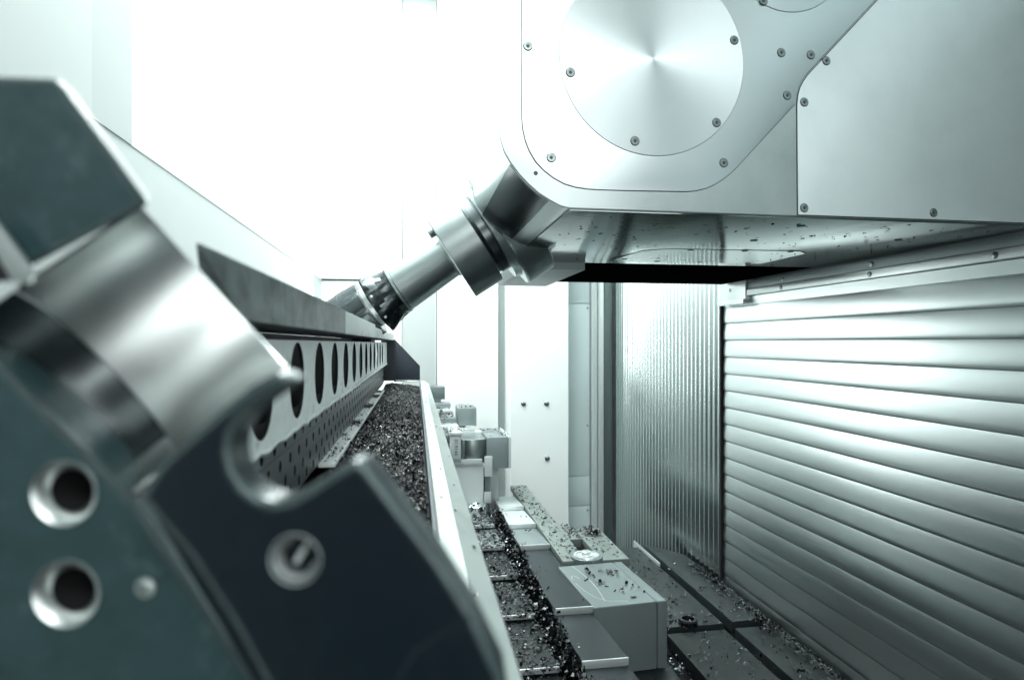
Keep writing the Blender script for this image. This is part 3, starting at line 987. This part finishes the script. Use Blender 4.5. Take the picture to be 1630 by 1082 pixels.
# tall clamp block with the inscribed tag
t6 = thing("clamp_block", (0.225, 2.40, TZ), "bright upright clamp block with a machined round front and an inscribed grey tag", "clamp block")
part(t6, "pedestal", "block_white", 0.160, 0.268, 2.355, 2.50, TZ + 0.001, -0.454, 0.003)
bm = bmesh.new()
L0 = Vector(t6.location)
pts = []
for i in range(11):
    a = math.pi * (0.15 + 0.70 * i / 10)
    pts.append((0.228 - 0.062 * math.cos(a), 2.392 - 0.055 * math.sin(a) + 0.02))
pts = pts + [(0.279, 2.50), (0.177, 2.50)]
prism(bm, [Vector((x, y, -0.452)) - L0 for x, y in pts], (0, 0, 0.088))
finish(bm, "round_head", "tool_steel", t6, smooth=40, bevel=0.0012)
tg_ = part(t6, "inscribed_tag", "label_grey", 0.1435, 0.181, 2.335, 2.36, -0.431, -0.344, 0.001)
part(t6, "tag_cap", "lip_bright", 0.140, 0.186, 2.332, 2.48, -0.343, -0.330, 0.001)
part(t6, "dark_side", "dark_post", 0.105, 0.142, 2.36, 2.50, -0.375, -0.345, 0.001)
part(t6, "inner_slot", "dark_post", 0.187, 0.196, 2.343, 2.351, -0.428, -0.362, 0.0006)
part(t6, "lower_step", "block_white", 0.150, 0.262, 2.345, 2.352, -0.452, -0.434, 0.0008)
fc = bpy.data.curves.new("inscription", 'FONT')
fc.body = "01.9144"
fc.size = 0.0185
fc.align_x = 'CENTER'; fc.align_y = 'CENTER'
fc.extrude = 0.0002
fc.materials.append(MATS["ink"])
ft = bpy.data.objects.new("inscription_text", fc)
col.objects.link(ft)
bpy.context.view_layer.update()
fm = bpy.data.meshes.new_from_object(ft.evaluated_get(bpy.context.evaluated_depsgraph_get()))
bpy.data.objects.remove(ft)
fo = bpy.data.objects.new("inscription", fm)
col.objects.link(fo)
fo.parent = tg_
fo.location = Vector((0.163, 2.3345, -0.386)) - L0
fo.rotation_euler = (R(90), R(90), 0)

t7 = thing("side_clamp", (0.33, 2.40, TZ), "pale grey clamp arm with chips on top beside the upright clamp block", "clamp")
part(t7, "arm", "block_steel", 0.281, 0.362, 2.352, 2.62, -0.473, -0.356, 0.002)
part(t7, "arm_cap", "block_white", 0.3628, 0.373, 2.352, 2.62, -0.473, -0.356, 0.002)
part(t7, "jaw", "block_white", 0.270, 0.300, 2.34, 2.351, -0.500, -0.425, 0.002)
part(t7, "stem", "dark_post", 0.273, 0.295, 2.36, 2.40, -0.563, -0.474, 0.002)
part(t7, "collar", "block_white", 0.270, 0.297, 2.355, 2.41, -0.603, -0.562, 0.002)
part(t7, "post", "block_white", 0.30, 0.34, 2.45, 2.55, TZ + 0.001, -0.474, 0.002)
bm = bmesh.new()
lathe(bm, (0.235, 2.315, FZ), (0, 0, 1), [(-0.02, 0.036), (0.008, 0.036), (0.010, 0.033), (0.010, 0.030), (0.004, 0.028)], 40)
tag(finish(bm, "bored_ring", "chrome"), "polished ring cap at the foot of the upright clamp block", "ring")

# stepped blocks further back
t8 = thing("stop_block", (0.235, 2.66, TZ), "grey square stop block standing behind the clamp arm", "block")
part(t8, "block", "block_steel", 0.190, 0.265, 2.60, 2.76, -0.342, -0.270, 0.0015)
part(t8, "end_cap", "block_steel", 0.258, 0.2665, 2.598, 2.76, -0.343, -0.269, 0.0008)
part(t8, "foot", "block_white", 0.170, 0.225, 2.64, 2.74, TZ + 0.001, -0.343, 0.002)
t9 = thing("step_plate", (0.24, 2.56, TZ), "stack of thin bright shim plates behind the upright clamp block", "plates")
part(t9, "shim", "lip_bright", 0.170, 0.300, 2.52, 2.595, -0.3865, -0.372, 0.001)
part(t9, "shim", "block_white", 0.160, 0.285, 2.53, 2.595, -0.371, -0.359, 0.001)
part(t9, "shim", "lip_bright", 0.150, 0.255, 2.54, 2.595, -0.358, -0.347, 0.001)
part(t9, "foot", "block_white", 0.175, 0.26, 2.53, 2.59, TZ + 0.001, -0.388, 0.002)
t10 = thing("stop_block", (0.125, 2.86, TZ), "small dark square block at the far end of the trough", "block")
part(t10, "block", "dark_post", 0.070, 0.1465, 2.80, 2.92, -0.249, -0.195, 0.0015)
part(t10, "foot", "block_white", 0.06, 0.13, 2.82, 2.90, -1.25, -0.250, 0.002)
t11 = thing("step_plate", (0.13, 2.65, TZ), "chip strewn sloping plate descending behind the trough wall", "plates")
for i, (y, z) in enumerate(((2.78, -0.262), (2.70, -0.285), (2.62, -0.308), (2.54, -0.330))):
    part(t11, "tread", "block_white" if i % 2 else "block_steel", 0.085, 0.168 + 0.006 * i, y - 0.042, y + 0.042, z - 0.018, z, 0.001)
part(t11, "foot", "block_white", 0.085, 0.150, 2.50, 2.80, TZ + 0.001, -0.352, 0.002)

# chips on fixtures and table
def scatter(n, x0, x1, y0, y1, z, lift=0.002):
    return [(random.uniform(x0, x1), random.uniform(y0, y1), z + random.random() * lift) for _ in range(n)]


def slope_z(y, lips, far):
    for a, b in zip(lips, far):
        if a <= y <= b:
            return FZ - 0.016 * (y - a) / (b + 0.01 - a)
    return FZ


pts = []
farl = [2.30] + lipsl[:-1]
for _ in range(1500):
    y = random.uniform(0.93, 2.28); x = random.uniform(0.198, 0.285)
    pts.append((x, y, slope_z(y, lipsl, farl) + 0.0015))
for yl in lipsl:
    for _ in range(34):
        pts.append((random.uniform(0.198, 0.276), yl - random.uniform(-0.004, 0.012), FZ - 0.004 + random.random() * 0.008))
chips("metal_chips", "wet black flakes smeared over the buried cover plates", pts, 0.010, "chip_dark", 0.22)
pts = []
for _ in range(6500):
    y = random.uniform(0.93, 2.28)
    x = random.gauss(0.299, 0.013)
    hgt = 0.036 * math.exp(-((x - 0.302) / 0.013) ** 2) * (0.65 + 0.5 * math.sin(17 * y) * math.sin(5.3 * y))
    pts.append((x, y, FZ - 0.022 + random.random() * (0.006 + max(hgt, 0.004))))
chips("metal_chips", "ridge of black chips piled between the two rows of cover plates", pts, 0.0120, "chip_dark", 0.8)
pts = []
for _ in range(420):
    y = random.uniform(0.93, 2.28)
    x = random.gauss(0.298, 0.016)
    pts.append((x, y, FZ - 0.012 + random.random() * 0.022))
chips("metal_chips", "glinting flakes on the ridge between the rows of cover plates", pts, 0.007, "chip_steel", 0.8)
pts = scatter(230, 0.418, 0.482, 1.71, 2.64, FZ + 0.001) + scatter(60, 0.53, 0.605, 1.71, 1.99, FZ + 0.0005)
pts += [(random.gauss(0.572, 0.012), random.gauss(1.945, 0.02), FZ + random.random() * 0.014) for _ in range(170)]
pts += scatter(60, 0.283, 0.37, 2.36, 2.6, -0.355) + scatter(40, 0.19, 0.265, 2.6, 2.76, -0.269)
pts += scatter(230, 0.088, 0.165, 2.50, 2.82, -0.300, 0.02) + scatter(40, 0.12, 0.20, 2.34, 2.45, -0.33)
pts += [(random.gauss(0.163, 0.008), random.uniform(2.25, 2.34), -0.60 + 0.25 * random.random() ** 2) for _ in range(0)]
pts += scatter(16, 0.33, 0.41, 1.42, 2.4, FZ - 0.004, 0.004)
pts += scatter(90, 0.49, 0.53, 1.9, 2.06, FZ - 0.003, 0.006)
chips("metal_chips", "loose chips sprinkled over the clamp bars and blocks", pts, 0.0085, "chip_dark", 0.35)
pts = []
for _ in range(46):
    cx, cy = random.choice(((-0.03, 0.22), (-0.035, 0.17), (-0.03, 0.12), (0.02, 0.22), (0.045, 0.09), (0.0, 0.07), (0.03, 0.20)))
    p = Matrix.Rotation(R(4), 3, 'Z') @ Vector((random.gauss(cx, 0.011), random.gauss(cy, 0.014), 0)) + Vector((0.505, 1.40, 0))
    pts.append((p.x, p.y, TZ + 0.1645 + random.random() * 0.002))
chips("metal_chips", "few curled chips lying on the lid of the scratched box", pts, 0.011, "chip_dark", 0.45)
pts = scatter(420, 0.672, 0.84, 0.8, 2.25, TZ + 0.001) + scatter(160, 0.88, 0.98, 0.9, 2.1, TZ + 0.001)
pts += [(0.981 - abs(random.gauss(0, 0.022)), random.uniform(1.0, 2.05), TZ + 0.001 + random.random() * 0.008) for _ in range(900)]
pts += [(random.gauss(0.70, 0.015), random.uniform(1.63, 2.2), TZ + 0.001) for _ in range(160)]
chips("metal_chips", "dark chips strewn over the oily table along the slats", pts, 0.0085, "chip_dark", 0.4)
pts = scatter(500, 0.615, 0.668, 0.8, 1.6, -0.80, 0.01) + scatter(120, 0.66, 0.98, 0.9, 2.1, TZ + 0.002)
chips("metal_chips", "bright flakes in the dark slot beside the scratched box", pts, 0.008, "chip_steel", 0.6)
# drops and flakes clinging under the head
pts = []
for _ in range(150):
    x = random.uniform(0.24, 0.95); y = HY + 0.02 + 0.5 * random.random() ** 1.3
    pts.append((x, y, 0.1835))
chips("metal_chips", "tiny wet flakes clinging to the polished underside of the head", pts, 0.0055, "chip_dark", 0.08)

# ------------------------------------------------------------------ cast bracket close to the lens
D0 = 0.160
fwd = Vector((math.sin(YAW), math.cos(YAW), 0))
br = empty("cast_bracket", tuple(fwd * D0), "blue-green cast bracket with a polished round boss and a hooked navy arm", "bracket", rz=-YAW)


def bp3(px, py, D):
    return ((px - 815) * D / 1000.0, D - D0, (546 - py) * D / 1000.0)


# rough cast plate
DA = 0.181
poly = [(-420, 108), (92, 124), (240, 325), (20, 440), (-80, 492), (-130, 560), (-40, 560), (0, 576), (76, 658), (212, 792), (470, 1180), (470, 1500), (-420, 1500)]
bm = bmesh.new()
prism(bm, [bp3(x, y, DA) for x, y in poly], (-0.0185, 0.032, 0.010))
castp = finish(bm, "cast_plate", "cast_paint", br, bevel=0.0022, segs=3, edge_mat="edge_highlight")


def cyl_cut(px, py, D, r, y0, y1, r2=None, n=40):
    bm = bmesh.new()
    x, _, z = bp3(px, py, D)
    lathe(bm, (x, y0, z), (0, 1, 0), [(0, r2 or r), (y1 - y0, r)], n)
    return bm


ya = DA - D0
holes_a = [(103, 784, 37), (106, 944, 38)]
cut(castp, [cyl_cut(px, py, DA, r * DA / 1000 * 1.36, ya - 0.004, ya + 0.0034) for px, py, r in holes_a] +
    [cyl_cut(px, py, DA, r * DA / 1000 * 0.98, ya - 0.004, ya + 0.025) for px, py, r in holes_a] +
    [cyl_cut(232, 934, DA, 13 * DA / 1000, ya - 0.004, ya + 0.010, n=24)])
for px, py, r in holes_a:
    x, _, z = bp3(px, py, DA)
    rr = r * DA / 1000
    bm = bmesh.new()
    lathe(bm, (x, ya, z), (0, 1, 0), [(-0.0001, rr * 1.44), (-0.0006, rr * 1.41), (-0.0004, rr * 1.35), (0.0026, rr * 0.97), (0.0032, rr * 0.94)], 48, cap0=False, cap1=False)
    ringp = finish(bm, "bushing", "ground_steel", br)
    bm = bmesh.new()
    lathe(bm, (x, ya + 0.0030, z), (0, 1, 0), [(0, rr * 0.935), (0.0205, rr * 0.92)], 32, cap0=False)
    finish(bm, "bore", "void_black", br)  # black lining paints the shade down the bore
x, _, z = bp3(232, 934, DA)
bm = bmesh.new()
lathe(bm, (x, ya, z), (0, 1, 0), [(-0.0003, 0.0030), (-0.0003, 0.0024), (0.004, 0.0018)], 24, cap0=False)
finish(bm, "grease_nipple", "ground_steel", br)
# machined slot edge at the upper end of the plate
bm = bmesh.new()
prism(bm, [bp3(px, py, 0.1705) for px, py in ((-60, 300), (-8, 352), (52, 432), (44, 452), (12, 446), (-60, 380))], (0, 0.0025, 0))
finish(bm, "slot_edge", "ground_steel", br, bevel=0.0010)
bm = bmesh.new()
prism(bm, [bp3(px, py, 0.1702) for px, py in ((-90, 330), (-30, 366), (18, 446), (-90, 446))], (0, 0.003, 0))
finish(bm, "slot_shadow_gap", "void_black", br, bevel=0.0006)  # solid black piece painted as the shade in the slot

# polished boss
p1 = Vector(bp3(343, 457, 0.196)); p0 = Vector(bp3(104, 632, 0.1815))
axb = (p1 - p0).normalized()
Ln = (p1 - p0).length
# half-round bearing seat, concave towards the lens
uv = Vector((0.55, 0, -0.835)); uv = (uv - axb * uv.dot(axb)).normalized()
wv_ = axb.cross(uv)
if wv_.y < 0: wv_ = -wv_
RS = 0.0328


def seat(name, mat, a, b, r, depth, th, bev, t0=0.0, t1=1.0):
    prof_ = []
    for i in range(33):
        an = math.pi * (t0 + (t1 - t0) * i / 32)
        prof_.append((-r * math.cos(an), depth * math.sin(an)))
    out_ = []
    for i in range(32, -1, -1):
        an = math.pi * (t0 + (t1 - t0) * i / 32)
        out_.append((-(r + th * 0.25) * math.cos(an), (depth + th) * math.sin(an) + 0.0002))
    bm = bmesh.new()
    prism(bm, [a + uv * q[0] + wv_ * q[1] for q in prof_ + out_], b - a)
    return finish(bm, name, mat, br, smooth=30, bevel=bev, segs=3)


seat("bearing_seat", "ground_steel", p0 + axb * 0.0092, p1, RS, RS * 0.80, 0.006, 0.0009)
seat("seat_dark_band", "nose_dark", p0 - axb * 0.013, p0 + axb * 0.0090, RS * 0.99, RS * 0.92, 0.004, 0.0, 0.0, 0.74)  # dark part put in for the seat's dark reflection
seat("seat_flange", "ground_steel", p0 - axb * 0.004, p0 + axb * 0.0090, RS, RS * 0.82, 0.005, 0.0006, 0.745, 1.0)

# navy hooked arm
DC = 0.153
arm = [(468, 604), (432, 628), (404, 648), (384, 668), (370, 692), (366, 720), (372, 748), (388, 774), (410, 792), (436, 799), (462, 793),
       (490, 777), (528, 752), (565, 731), (586, 744), (640, 815), (700, 893), (752, 975), (800, 1075), (815, 1180), (815, 1500), (520, 1500), (470, 1180),
       (372, 1000), (300, 888), (218, 792), (252, 738), (300, 694), (350, 652), (400, 612), (440, 590)]
bm = bmesh.new()
prism(bm, [bp3(x, y, DC) for x, y in arm], (0, 0.013, 0))
armo = finish(bm, "hooked_arm", "navy_paint", br, bevel=0.0042, segs=5, edge_mat="edge_highlight")
yc = DC - D0
cut(armo, [cyl_cut(470, 890, DC, 36 * DC / 1000, yc - 0.004, yc + 0.009)])
x, _, z = bp3(470, 890, DC)
rr = 36 * DC / 1000
bm = bmesh.new()
lathe(bm, (x, yc, z), (0, 1, 0), [(-0.0002, rr * 1.16), (-0.0006, rr * 1.12), (0.0015, rr * 0.93), (0.007, rr * 0.9)], 40, cap0=False)
finish(bm, "bore_rim", "lip_bright", br)
bm = bmesh.new()
lathe(bm, (x, yc + 0.0065, z), (0, -1, 0), [(0, rr * 0.82), (0.003, rr * 0.8), (0.0036, rr * 0.7), (0.0036, rr * 0.5), (0.001, rr * 0.45)], 6)
finish(bm, "socket_screw", "cutter_dark", br, smooth=20)
bm = bmesh.new()
lathe(bm, (x + 0.0006, yc + 0.0035, z + 0.0008), (0.5, 0.0, 0.85), [(-0.003, 0.0007), (0.003, 0.0007)], 10)
finish(bm, "bright_rod", "lip_bright", br)  # thin bright rod lying across the bore
# stepped edge that runs between plate and arm
bm = bmesh.new()
prism(bm, [bp3(px, py, 0.1635) for px, py in ((222, 784), (262, 742), (330, 780), (520, 1180), (470, 1200))], (0, 0.008, 0))
finish(bm, "step_edge", "navy_paint", br, bevel=0.0012, segs=3)
# angled facet at the root of the arm
bm = bmesh.new()
a_ = [bp3(600, 1120, 0.1528), bp3(655, 1035, 0.1523), bp3(748, 968, 0.1528), bp3(800, 1100, 0.1545), bp3(800, 1300, 0.1545), bp3(600, 1300, 0.150)]
prism(bm, a_, (0, 0.004, 0))
finish(bm, "facet", "navy_paint", br, bevel=0.0032, segs=4)
for ch in br.children:
    ch.data.transform(Matrix.Scale(0.78, 4))
br.location = fwd * D0 * 0.78
